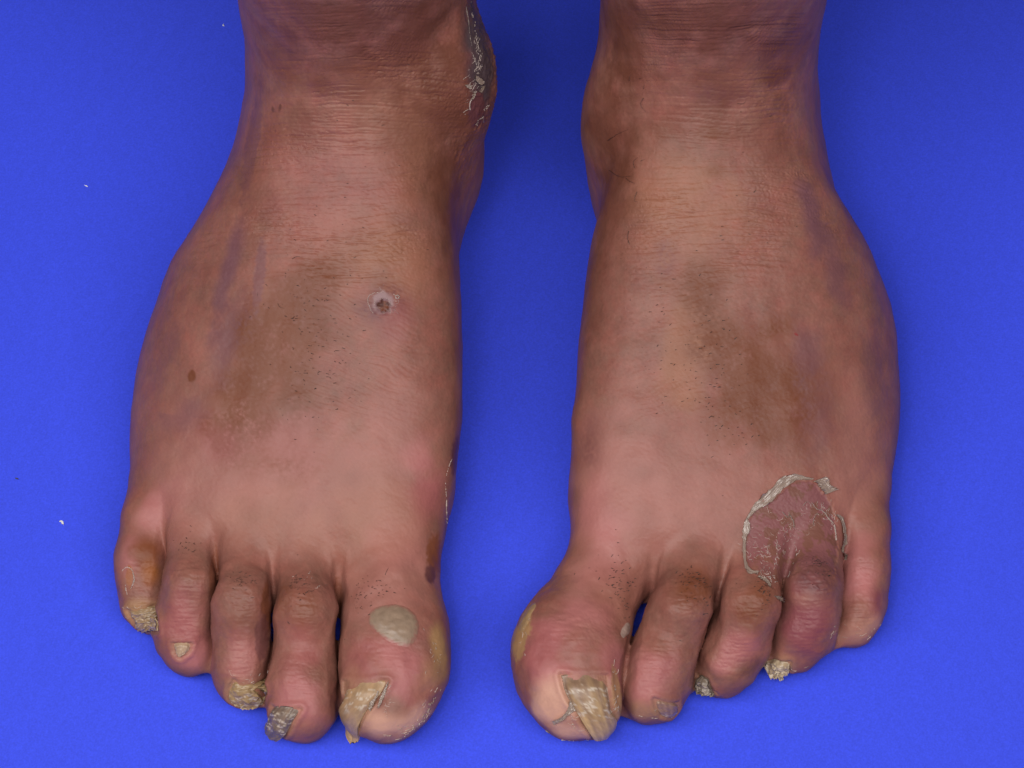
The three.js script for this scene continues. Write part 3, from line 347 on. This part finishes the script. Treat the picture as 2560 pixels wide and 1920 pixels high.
// ---------------------------------------------------------------- nails, blisters, loose skin, hair
// a solid plate lofted between two edges, following the skin where it lies on it
function plate(f, A, B, o) {
  const M = o.m || 40, N = o.n || 24, a = resample(A, M), b = resample(B, M), top = [], bot = [], col = [];
  for (let i = 0; i < M; i++) for (let j = 0; j < N; j++) {
    const u = i / (M - 1), v = j / (N - 1), e = o.jag ? o.jag * (u > 0.5 ? (u - 0.5) * 2 : 0) * noise2(v * 5 + o.seed, 3) : 0;
    let p = lerp3(a[i], b[i], v); if (i === M - 1 && o.jag) p = lerp3(p, lerp3(a[M - 4], b[M - 4], v), 0.5 + e);
    if (o.ragged && (j === 0 || j === N - 1)) p = lerp3(p, lerp3(a[i], b[i], 0.5), clamp(0.12 + o.ragged * noise2(u * 9 + o.seed, j), -0.1, 0.6));
    if (o.bow) { const h = o.bow * (1 - Math.pow(2 * v - 1, 2)) * Math.pow(1 - u, 2), k = lerp3(sub(a[0], a[3]), sub(b[0], b[3]), v), l = len(k) || 1; p = [p[0] + k[0] / l * h, p[1] + k[1] / l * h, p[2] + k[2] / l * h]; }
    const d = f(...p), g = gradient(f, ...p), w = o.loose ? 0 : 1 - sstep(2, 6, Math.abs(d)), s = d * w / Math.max(g[3], 0.4);
    p = [p[0] - g[0] * s, p[1] - g[1] * s, p[2] - g[2] * s];
    const n = gradient(f, ...p, 0.8), edge = Math.min(1, 6 * Math.min(v, 1 - v)), t = (o.root ? mix(-0.6, o.lift, sstep(0, 0.2, u) * (0.35 + 0.65 * Math.min(1, 8 * Math.min(v, 1 - v) + 2 * sstep(0.5, 0.8, u)))) : o.lift) + (o.curl || 0) * o.curlAt(u, v) + o.camber * (1 - Math.pow(2 * v - 1, 2)) + o.rough(u, v, p) * 1;
    const th = o.thick * (0.55 + 0.45 * edge) * (o.root ? 0.5 + 0.5 * Math.min(1, u * 5) : 1);
    top.push([p[0] + n[0] * t, Math.max(0.6, p[1] + n[1] * t), p[2] + n[2] * t]); bot.push([p[0] + n[0] * (t - th), Math.max(0.3, p[1] + n[1] * (t - th)), p[2] + n[2] * (t - th)]);
    col.push(o.color(u, v, p));
  }
  const pos = [...top.flat(), ...bot.flat()], c = [...col.flat(), ...col.flat()], idx = [], K = M * N;
  for (let i = 0; i + 1 < M; i++) for (let j = 0; j + 1 < N; j++) { const q = i * N + j; idx.push(q, q + 1, q + N + 1, q, q + N + 1, q + N, K + q, K + q + N + 1, K + q + 1, K + q, K + q + N, K + q + N + 1); }
  const wall = (s, t) => idx.push(s, K + s, K + t, s, K + t, t);
  for (let i = 0; i + 1 < M; i++) { wall(i * N, (i + 1) * N); wall((i + 2) * N - 1, (i + 1) * N - 1); }
  for (let j = 0; j + 1 < N; j++) { wall(j + 1, j); wall((M - 1) * N + j, (M - 1) * N + j + 1); }
  return geometry(pos, idx, c);
}
const tone = (c, k) => [c[0] * k, c[1] * k, c[2] * k];
const blend = (a, b, t) => lerp3(a, b, clamp(t, 0, 1));
function nailGeometry(f, key, o) {
  const [A, B] = NAIL_EDGES[key], sd = o.seed;
  const ridge = (u, v) => o.ridge * noise2(v * o.lines + sd, u * 0.7) + o.bumps * (0.7 * noise2(u * 3.2 + sd, v * 2.6) + 0.3 * noise2(u * 9 + sd, v * 7)) + (o.crumb || 0) * (Math.max(0, noise2(u * 4 + sd, v * 4)) + 0.35 * Math.max(0, noise2(u * 11 + sd, v * 10))) * sstep(0.15, 0.6, u);
  return plate(f, A, B, {
    m: 48, n: 30, bow: o.bow ?? 0.9, lift: o.lift, camber: o.camber, thick: o.thick, root: true, jag: o.jag, seed: sd, curl: o.curl, curlAt: (u) => Math.pow(u, 2), rough: ridge,
    color: (u, v, p) => {
      const streak = noise2(v * o.lines * 0.7 + sd + 50, u * 0.5), spot = noise2(u * 10 + sd, v * 8 + 30), fine = noise2(u * 30, v * 34 + sd);
      let c = blend(o.c0, o.c1, 0.5 + 0.4 * streak + o.fade * (u - 0.5));
      const scale = sstep(0.25, 0.6, noise2(u * 13 + sd, v * 2.2) * 0.8 + fine * 0.3 + 0.25 * noise2(v * 22, u * 3 + sd)) * (o.scaly ? sstep(o.scaly[0], o.scaly[0] + 0.06, u) * (1 - sstep(o.scaly[1], o.scaly[1] + 0.08, u)) : 0);
      c = blend(c, [0.46, 0.38, 0.3], scale * 0.8);
      return tone(c, 1 + 0.12 * spot + 0.06 * fine + (o.grain ?? 0.04) * noise2(v * 26 + sd, u * 2));
    },
  });
}
function dome(f, outline, h, color, sd, skin) {
  const c = outline.reduce((s, p) => [s[0] + p[0] / outline.length, s[1] + p[1] / outline.length, s[2] + p[2] / outline.length], [0, 0, 0]);
  const rim = new THREE.CatmullRomCurve3(outline.map((p) => new THREE.Vector3(...p)), true, 'centripetal').getSpacedPoints(72).slice(0, 72).map((v) => [v.x, v.y, v.z]);
  const R = 22, pos = [], col = [], idx = [];
  for (let i = 0; i <= R; i++) for (let j = 0; j < 72; j++) {
    const r = i / R; let p = lerp3(c, rim[j], r); const s = snap(f, p, 3), n = s[3];
    const t = skin.relief(s[0], s[1], s[2], n) * r * r - 0.12 + (h + 0.12) * (1 - Math.pow(r, 2.4)) + (1 - r * r) * (0.13 * noise(p[0] * 0.3 + sd, p[1] * 0.35, p[2] * 0.35) + 0.03 * noise(p[0] * 0.9, p[1] * 0.9, p[2] * 0.9 + sd));
    pos.push(s[0] + n[0] * t, s[1] + n[1] * t, s[2] + n[2] * t);
    const k = 1 + 0.12 * noise(p[0] * 0.4, p[1] * 0.4, p[2] * 0.4 + sd) + 0.06 * noise(p[0] * 1.5, p[1] * 1.5, p[2] * 1.5);
    const w = sstep(0.74, 1, r + 0.08 * noise(p[0] * 0.8, p[1] * 0.8, p[2] * 0.8)), own = skin.pigment(s[0], s[1], s[2], n); col.push(...lerp3(tone(color, k), own, w));
  }
  for (let i = 0; i < R; i++) for (let j = 0; j < 72; j++) { const a = i * 72 + j, b = i * 72 + (j + 1) % 72; idx.push(a, a + 72, b + 72, a, b + 72, b); }
  const g = geometry(pos, idx, col); return g;
}
// thin irregular ridge of dry skin along a line
function ridgeLine(f, pts, r, sd, gaps = 0.25, bright = 1) {
  const n = Math.max(12, Math.round(pts.length * 9)), q = resample(pts, n), pos = [], idx = [], col = [];
  for (let i = 0; i < n; i++) {
    const s = snap(f, q[i], 3), g = s[3], t0 = q[Math.min(i + 1, n - 1)], t1 = q[Math.max(i - 1, 0)]; const t = sub(t0, t1), l = len(t) || 1, side = [(g[1] * t[2] - g[2] * t[1]) / l, (g[2] * t[0] - g[0] * t[2]) / l, (g[0] * t[1] - g[1] * t[0]) / l];
    const gap = noise2(i * 0.35 + sd, 2) < -1 + gaps * 2 ? 0.15 : 1, w = r * (0.6 + 0.7 * Math.abs(noise2(i * 0.5, sd))) * gap, wob = 0.3 * r * noise2(i * 0.8, sd + 9) * 3, h = 0.12 + w * 1.3 * gap;
    for (const [a, b] of [[-1, -0.3], [-0.5, 1], [0.6, 0.8], [1, -0.3]]) { const e = a * w + wob, hh = b > 0 ? h * b : -0.3; pos.push(s[0] + side[0] * e + g[0] * hh, s[1] + side[1] * e + g[1] * hh, s[2] + side[2] * e + g[2] * hh); const k = bright * (0.75 + 0.4 * Math.abs(noise2(i * 0.9, sd + 4))); col.push(0.56 * k, 0.45 * k, 0.4 * k); }
    if (i) for (let m = 0; m < 3; m++) { const a = (i - 1) * 4 + m, b = i * 4 + m; idx.push(a, b, b + 1, a, b + 1, a + 1); }
  }
  return geometry(pos, idx, col);
}
function hairGeometry(f, pts, r) {
  const n = 14, q = resample(pts, n), pos = [], idx = [];
  for (let i = 0; i < n; i++) {
    const s = snap(f, q[i], 3), g = s[3], u = i / (n - 1), lift = 0.15 + 0.9 * Math.sin(u * Math.PI) * r * 4, rr = r * (1 - 0.7 * u);
    const t = sub(q[Math.min(i + 1, n - 1)], q[Math.max(i - 1, 0)]), l = len(t) || 1, b = [(g[1] * t[2] - g[2] * t[1]) / l, (g[2] * t[0] - g[0] * t[2]) / l, (g[0] * t[1] - g[1] * t[0]) / l];
    for (let k = 0; k < 4; k++) { const a = k * Math.PI / 2, x = Math.cos(a) * rr, y = Math.sin(a) * rr + lift; pos.push(s[0] + b[0] * x + g[0] * y, s[1] + b[1] * x + g[1] * y, s[2] + b[2] * x + g[2] * y); }
    if (i) for (let k = 0; k < 4; k++) { const a = (i - 1) * 4 + k, c = (i - 1) * 4 + (k + 1) % 4; idx.push(a, a + 4, c + 4, a, c + 4, c); }
  }
  return geometry(pos, idx);
}
function gauss(R) { return Math.sqrt(-2 * Math.log(R() + 1e-9)) * Math.cos(6.2832 * R()); }
const onSide = (side) => (s) => side === 'L' ? s[0] < 0 : s[0] > 0;
function scatter(f, side, spots, seed, each) {
  const R = rng(seed), pos = [], idx = [], col = [];
  for (const [x, y, z, sx, sy, n] of spots.filter(onSide(side))) for (let i = 0; i < n; i++) {
    const a = gauss(R) * sx * 0.75, b = gauss(R) * sy * 0.75, s = snap(f, [x + a, y - b * 0.45, z + b * 0.85], 6), r4 = [R(), R(), R(), R(), R()];
    if (Math.abs(f(s[0], s[1], s[2])) > 0.2 || s[1] < 1 || s[3][1] + 0.6 * s[3][2] < 0.1) continue;
    each(s, s[3], r4, pos, idx, col);
  }
  return geometry(pos, idx, col.length ? col : undefined);
}
function stubble(f, side, skin) {
  return scatter(f, side, STUBBLE_SPOTS, 501, (s, g, r, pos, idx) => {
    const a = (side === 'L' ? 0.2 : -0.3) + (r[0] - 0.5) * 1.6, l = 0.25 + r[1] * r[1] * 0.8, w = 0.1 + 0.05 * r[2], d = skin.relief(s[0], s[1], s[2], g);
    const t = [Math.cos(a), 0, Math.sin(a)], k = t[0] * g[0] + t[2] * g[2]; for (let i = 0; i < 3; i++) t[i] -= g[i] * k;
    const b = [g[1] * t[2] - g[2] * t[1], g[2] * t[0] - g[0] * t[2], g[0] * t[1] - g[1] * t[0]], o = pos.length / 3;
    for (let i = 0; i < 3; i++) { const q = i / 2, rr = w * (1 - 0.6 * q), h = d - 0.05 + q * (0.25 + 0.3 * r[3]); for (let m = 0; m < 3; m++) { const c = Math.cos(m * 2.094) * rr, e = Math.sin(m * 2.094) * rr; pos.push(...[0, 1, 2].map((j) => s[j] + t[j] * l * q + b[j] * c + g[j] * (h + e))); } if (i) for (let m = 0; m < 3; m++) { const A = o + (i - 1) * 3 + m, B = o + (i - 1) * 3 + (m + 1) % 3; idx.push(A, A + 3, B + 3, A, B + 3, B); } }
    idx.push(o + 6, o + 7, o + 8);
  });
}
// short wandering shreds of dry skin
function flecks(f, side, skin) {
  return scatter(f, side, FLECK_SPOTS, 777, (s, g, r, pos, idx, col) => {
    const R = rng(Math.floor(r[0] * 1e9)), n = 3 + Math.floor(r[1] * r[1] * 6), step = 0.25 + 0.3 * r[2], q = 0.6 + 0.5 * r[4]; let p = [s[0], s[1], s[2]], a = r[3] * 6.283; const o = pos.length / 3;
    for (let i = 0; i < n; i++) {
      const h = snap(f, p, 2), m = h[3], t = [Math.cos(a), 0, Math.sin(a)], k = t[0] * m[0] + t[2] * m[2]; for (let j = 0; j < 3; j++) t[j] -= m[j] * k;
      const b = [m[1] * t[2] - m[2] * t[1], m[2] * t[0] - m[0] * t[2], m[0] * t[1] - m[1] * t[0]], d = skin.relief(h[0], h[1], h[2], m), w = (0.03 + 0.08 * R() * R()) * (i === 0 || i === n - 1 ? 0.3 : 1), up = 0.04 + 0.2 * R();
      for (const [e, z] of [[-1, -0.05], [-0.3, up], [1, -0.05]]) { pos.push(h[0] + b[0] * e * w + m[0] * (d + z), h[1] + b[1] * e * w + m[1] * (d + z), h[2] + b[2] * e * w + m[2] * (d + z)); col.push(0.42 * q, 0.33 * q, 0.3 * q); }
      if (i) for (const j of [0, 1]) { const A = o + (i - 1) * 3 + j, B = o + i * 3 + j; idx.push(A, B, B + 1, A, B + 1, A + 1); }
      p = [h[0] + t[0] * step, h[1] + t[1] * step, h[2] + t[2] * step]; a += (R() - 0.5) * 2.2;
    }
  });
}
// ---------------------------------------------------------------- materials
const M = {
  skin: new THREE.MeshPhysicalMaterial({ vertexColors: true, roughness: 0.43, specularIntensity: 0.38 }),
  nail: new THREE.MeshPhysicalMaterial({ vertexColors: true, roughness: 0.36, specularIntensity: 0.8, side: THREE.DoubleSide }),
  blister: new THREE.MeshPhysicalMaterial({ vertexColors: true, roughness: 0.36, specularIntensity: 0.6, side: THREE.DoubleSide }),
  loose: new THREE.MeshPhysicalMaterial({ vertexColors: true, roughness: 0.2, transmission: 0.35, thickness: 0, side: THREE.DoubleSide }),
  fleck: new THREE.MeshStandardMaterial({ vertexColors: true, roughness: 0.7, side: THREE.DoubleSide }),
  hair: new THREE.MeshStandardMaterial({ color: new THREE.Color(0.02, 0.014, 0.012), roughness: 0.5 }),
};
const taken = {};
const numbered = (n) => { const k = taken[n] = (taken[n] ?? -1) + 1; return k ? `${n}_${String(k).padStart(3, '0')}` : n; };
function part(parent, name, g, m, label, kind) { const o = new THREE.Mesh(g, m); o.name = name; o.castShadow = o.receiveShadow = true; if (label) o.userData.label = label; if (kind) o.userData.kind = kind; parent.add(o); return o; }

// ---------------------------------------------------------------- the sheet of blue paper
function paperTexture(n, seed) {
  const d = new Uint8Array(n * n * 4), R = rng(seed), h = new Float32Array(n * n), q = createNoise2D(rng(seed + 1));
  for (let i = 0; i < n * n; i++) h[i] = R();
  for (let y = 0; y < n; y++) for (let x = 0; x < n; x++) {
    const at = (a, b) => h[((y + b + n) % n) * n + (x + a + n) % n];
    const soft = (at(0, 0) * 2 + at(1, 0) + at(-1, 0) + at(0, 1) + at(0, -1)) / 6, th = x / n * Math.PI * 2, ph = y / n * Math.PI * 2;
    const wide = q(Math.cos(th) * 3 + Math.cos(ph) * 1.7, Math.sin(th) * 3 + Math.sin(ph) * 1.7 + 20);
    const v = clamp(238 + (soft - 0.5) * 40 + wide * 2, 0, 255), i = (y * n + x) * 4; d[i] = d[i + 1] = d[i + 2] = v; d[i + 3] = 255;
  }
  const t = new THREE.DataTexture(d, n, n); t.wrapS = t.wrapT = THREE.RepeatWrapping; t.magFilter = THREE.LinearFilter; t.minFilter = THREE.LinearMipmapLinearFilter; t.generateMipmaps = true; t.needsUpdate = true; return t;
}
{
  const map = paperTexture(512, 5), bump = map.clone(); map.colorSpace = THREE.SRGBColorSpace; map.repeat.set(22, 22); bump.repeat.set(22, 22); bump.needsUpdate = true;
  const paper = new THREE.Mesh(new THREE.PlaneGeometry(2.4, 2.4), new THREE.MeshStandardMaterial({ color: new THREE.Color(0.036, 0.072, 0.86), map, bumpMap: bump, bumpScale: 0.00006, roughness: 0.8 }));
  paper.rotation.x = -Math.PI / 2; paper.name = 'blue_paper'; paper.receiveShadow = true;
  paper.userData = { label: 'sheet of blue backdrop paper the feet stand on', category: 'backdrop paper', kind: 'structure' }; scene.add(paper);
}

// ---------------------------------------------------------------- the two feet
const NAIL_LOOK = {
  L1: { seed: 1, lift: 0.45, camber: 0.6, thick: 1.3, curl: 0.8, ridge: 0.03, lines: 4, bumps: 0.12, jag: 0.2, c0: [0.38, 0.225, 0.115], c1: [0.27, 0.18, 0.11], fade: 0.5, scaly: [0.08, 0.4], label: 'long yellowed claw-like nail of the big toe' },
  L2: { seed: 7, lift: 0.6, camber: 0.8, thick: 1.7, curl: 1.4, ridge: 0.14, lines: 5, bumps: 0.4, jag: 1.2, c0: [0.211, 0.144, 0.105], c1: [0.101, 0.072, 0.062], fade: 0.0, scaly: [0.1, 0.6], label: 'thick grey twisted nail overhanging the second toe' },
  L3: { seed: 13, lift: 0.3, camber: 0.5, thick: 1.4, ridge: 0.15, lines: 5, bumps: 0.35, crumb: 0.7, jag: 0.5, c0: [0.312, 0.205, 0.101], c1: [0.218, 0.137, 0.070], fade: 0.2, scaly: [0.4, 1.0], label: 'crumbling yellow-brown nail' },
  L4: { seed: 19, lift: 0.15, camber: 0.25, thick: 0.9, ridge: 0.05, lines: 4, bumps: 0.08, c0: [0.390, 0.274, 0.187], c1: [0.328, 0.213, 0.133], fade: 0, label: 'tiny pale pointed nail' },
  L5: { seed: 23, lift: 0.4, camber: 0.4, thick: 1.2, ridge: 0.15, lines: 6, bumps: 0.5, crumb: 0.7, jag: 0.7, c0: [0.328, 0.213, 0.117], c1: [0.234, 0.152, 0.086], fade: 0, scaly: [0.1, 1.0], label: 'crusted flaky nail of the little toe' },
  R1: { grain: 0.12, seed: 31, lift: 0.45, camber: 0.5, thick: 1.4, curl: 0.8, ridge: 0.03, lines: 5, bumps: 0.18, jag: 0.35, c0: [0.42, 0.27, 0.13], c1: [0.2, 0.12, 0.078], fade: -1.0, scaly: [0.12, 0.55], label: 'long ridged brown and yellow nail of the big toe' },
  R2: { seed: 37, lift: 0.2, camber: 0.25, thick: 0.9, ridge: 0.08, lines: 5, bumps: 0.15, jag: 0.4, c0: [0.265, 0.152, 0.109], c1: [0.195, 0.106, 0.078], fade: 0, scaly: [0.6, 1.0], label: 'small dull nail with a flaky edge' },
  R3: { seed: 41, lift: 0.7, camber: 0.6, thick: 1.6, ridge: 0.2, lines: 6, bumps: 0.5, crumb: 0.5, jag: 0.5, c0: [0.187, 0.144, 0.109], c1: [0.094, 0.068, 0.055], fade: 0, scaly: [0.2, 1.0], label: 'dark grey crusted nail' },
  R4: { seed: 47, lift: 0.9, camber: 0.7, thick: 1.8, ridge: 0.2, lines: 5, bumps: 0.6, crumb: 1.3, jag: 0.8, c0: [0.390, 0.304, 0.203], c1: [0.281, 0.198, 0.125], fade: 0, scaly: [0.1, 1.0], label: 'crumbling cream-coloured nail' },
};
const FLAP_LOOK = { F3: { curl: 0.8 }, F1: { curl: 0.5 }, F2: { curl: 0.3 }, F4: { curl: 0.8 }, F5: { curl: 1 }, F6: { curl: 0.4 } };
function makeFoot(side, F, label, box, origin, flaps, lines, blisters) {
  ORIGIN = origin;
  const f = footField(F), keys = Object.keys(NAIL_EDGES).filter((k) => k[0] === side), skin = skinOf(side, F, keys.map((k) => NAIL_EDGES[k]));
  const foot = new THREE.Group(); foot.name = numbered('bare_foot'); foot.position.set(origin[0] * 0.001, origin[1] * 0.001, origin[2] * 0.001);
  foot.userData = { label, category: 'foot', group: 'pair of bare feet on the blue paper' }; scene.add(foot);
  const body = part(foot, 'skin', makeSkin(f, box, FINEST, skin), M.skin);
  for (const k of keys) part(foot, 'toenail', nailGeometry(f, k, NAIL_LOOK[k]), M.nail, NAIL_LOOK[k].label);
  for (const [k, h, c, name, text] of blisters) part(foot, name, dome(f, BLISTER_OUTLINES[k], h, c, k.length + h, skin), M.blister, text);
  flaps.forEach((k, i) => {
    const o = FLAP_LOOK[k] || {}, big = k[0] === 'F';
    part(foot, 'loose_skin', plate(f, ...FLAP_EDGES[k], { m: 40, n: 12, lift: 0.28, camber: 0.15, thick: 0.1, ragged: 0.3, seed: i * 3.7, curl: o.curl || 0.3, curlAt: (u, v) => Math.pow(2 * v - 1, 2) * (0.6 + 0.6 * noise2(u * 4 + i, v * 2)), rough: (u, v) => 0.18 * noise2(u * 7 + i, v * 5) + 0.06 * noise2(u * 22, v * 18 + i), color: (u, v) => tone(big ? [0.36, 0.265, 0.22] : [0.36, 0.27, 0.22], 1 + 0.14 * noise2(u * 6, v * 5 + i) + 0.1 * noise2(u * 20, v * 16)) }), M.loose);
  });
  for (const [k, r, gaps, bright] of lines) part(foot, 'dry_skin_rim', ridgeLine(f, SKIN_LINES[k], r, k.length * 5 + r * 30, gaps, bright), M.fleck);
  part(foot, 'flaking_skin', flecks(f, side, skin), M.fleck, 'small white flakes of dry skin', 'stuff');
  part(foot, 'hair_stubble', stubble(f, side, skin), M.hair, 'short black stubble hairs', 'stuff');
  for (const h of LONG_HAIRS.filter((h) => onSide(side)(h[0]))) part(foot, 'hair', hairGeometry(f, h, 0.065), M.hair);
  return foot;
}
makeFoot('L', LEFT, 'bare foot with round grey blister on big toe and ringed sore on instep', [-130, 0, -2, 256, -160, 116], [-60, 0, 0], ['L1a', 'L1b', 'L1c', 'M1', 'M2', 'M3', 'M4'],
  [['ring', 0.15, 0.08, 0.95], ['ring2', 0.14, 0.45, 0.85], ['ring3', 0.24, 0.1, 0.9], ['crack', 0.15, 0.4, 0.9], ['loop5', 0.16, 0.25, 1], ['loop5b', 0.14, 0.25, 1], ['mall', 0.08, 0.55, 0.4], ['mall2', 0.14, 0.5, 0.45], ['mall3', 0.16, 0.3, 0.7], ['mall4', 0.1, 0.4, 0.45]],
  [['L', 1.0, [0.235, 0.162, 0.115], 'blister', 'oval grey-beige fluid blister on the big toe']]);
makeFoot('R', RIGHT, 'bare foot with large raw peeled patch behind its fourth toe', [-5, 130, -2, 256, -160, 116], [62, 0, 0], ['F1', 'F2', 'F3', 'F4', 'F5', 'F6', 'R1t', 'R4f'],
  [['den1', 0.11, 0.4, 0.7], ['den2', 0.1, 0.4, 0.7], ['den3', 0.1, 0.4, 0.7], ['den4', 0.09, 0.4, 0.6], ['den5', 0.12, 0.4, 0.7], ['den6', 0.09, 0.4, 0.6]],
  [['R', 0.35, [0.28, 0.19, 0.16], 'blister', 'small whitish blister beside the second toe'], ['Rc', 0.3, [0.29, 0.18, 0.092], 'callus', 'yellowish callus on the side of the big toe']]);

// ---------------------------------------------------------------- bits of lint on the paper
{
  const R = rng(91); ORIGIN = [0, 0, 0];
  for (const [x, z, size, c, label] of [[-140.6, -95.6, 0.9, 0.75, 'small white lint speck on the paper out beyond the outer ankle'], [-99.7, -165, 0.8, 0.6, 'faint white lint speck on the paper right behind the shin'], [-137.6, 30.8, 1.3, 0.6, 'curled white lint thread on the paper out from the little toe'], [-152.7, 15.4, 0.8, 0.05, 'dark crumb lying on the paper']]) {
    const pos = [], idx = [], n = 7; let a = R() * 6, p = [0, 0];
    for (let i = 0; i < n; i++) { const u = i / (n - 1), w = size * 0.2 * (0.4 + Math.sin(u * Math.PI)) * (0.7 + 0.6 * R()), h = size * (0.1 + 0.3 * R()); for (let k = 0; k < 5; k++) { const t = k * 1.2566; pos.push(p[0] - Math.sin(a) * Math.cos(t) * w, 0.12 + h * (1 + Math.sin(t)) * 0.5, p[1] + Math.cos(a) * Math.cos(t) * w); } if (i) for (let k = 0; k < 5; k++) { const A = (i - 1) * 5 + k, B = (i - 1) * 5 + (k + 1) % 5; idx.push(A, A + 5, B + 5, A, B + 5, B); } p = [p[0] + Math.cos(a) * size * 0.28, p[1] + Math.sin(a) * size * 0.28]; a += (R() - 0.5) * 1.8; }
    for (const o of [0, (n - 1) * 5]) idx.push(o, o + 1, o + 2, o, o + 2, o + 3, o, o + 3, o + 4);
    const m = new THREE.Mesh(geometry(pos, idx), new THREE.MeshStandardMaterial({ color: new THREE.Color(c, c, c), roughness: 0.9, side: THREE.DoubleSide }));
    m.name = numbered(c > 0.3 ? 'lint_speck' : 'paper_crumb'); m.position.set(x * 0.001, 0, z * 0.001); m.userData = { label, category: c > 0.3 ? 'lint' : 'crumb' }; if (c > 0.3) m.userData.group = 'lint specks on the blue paper'; scene.add(m);
  }
}
scene.traverse((o) => { if (o.isMesh) { o.castShadow = true; o.receiveShadow = true; } });
renderer.render(scene, camera);
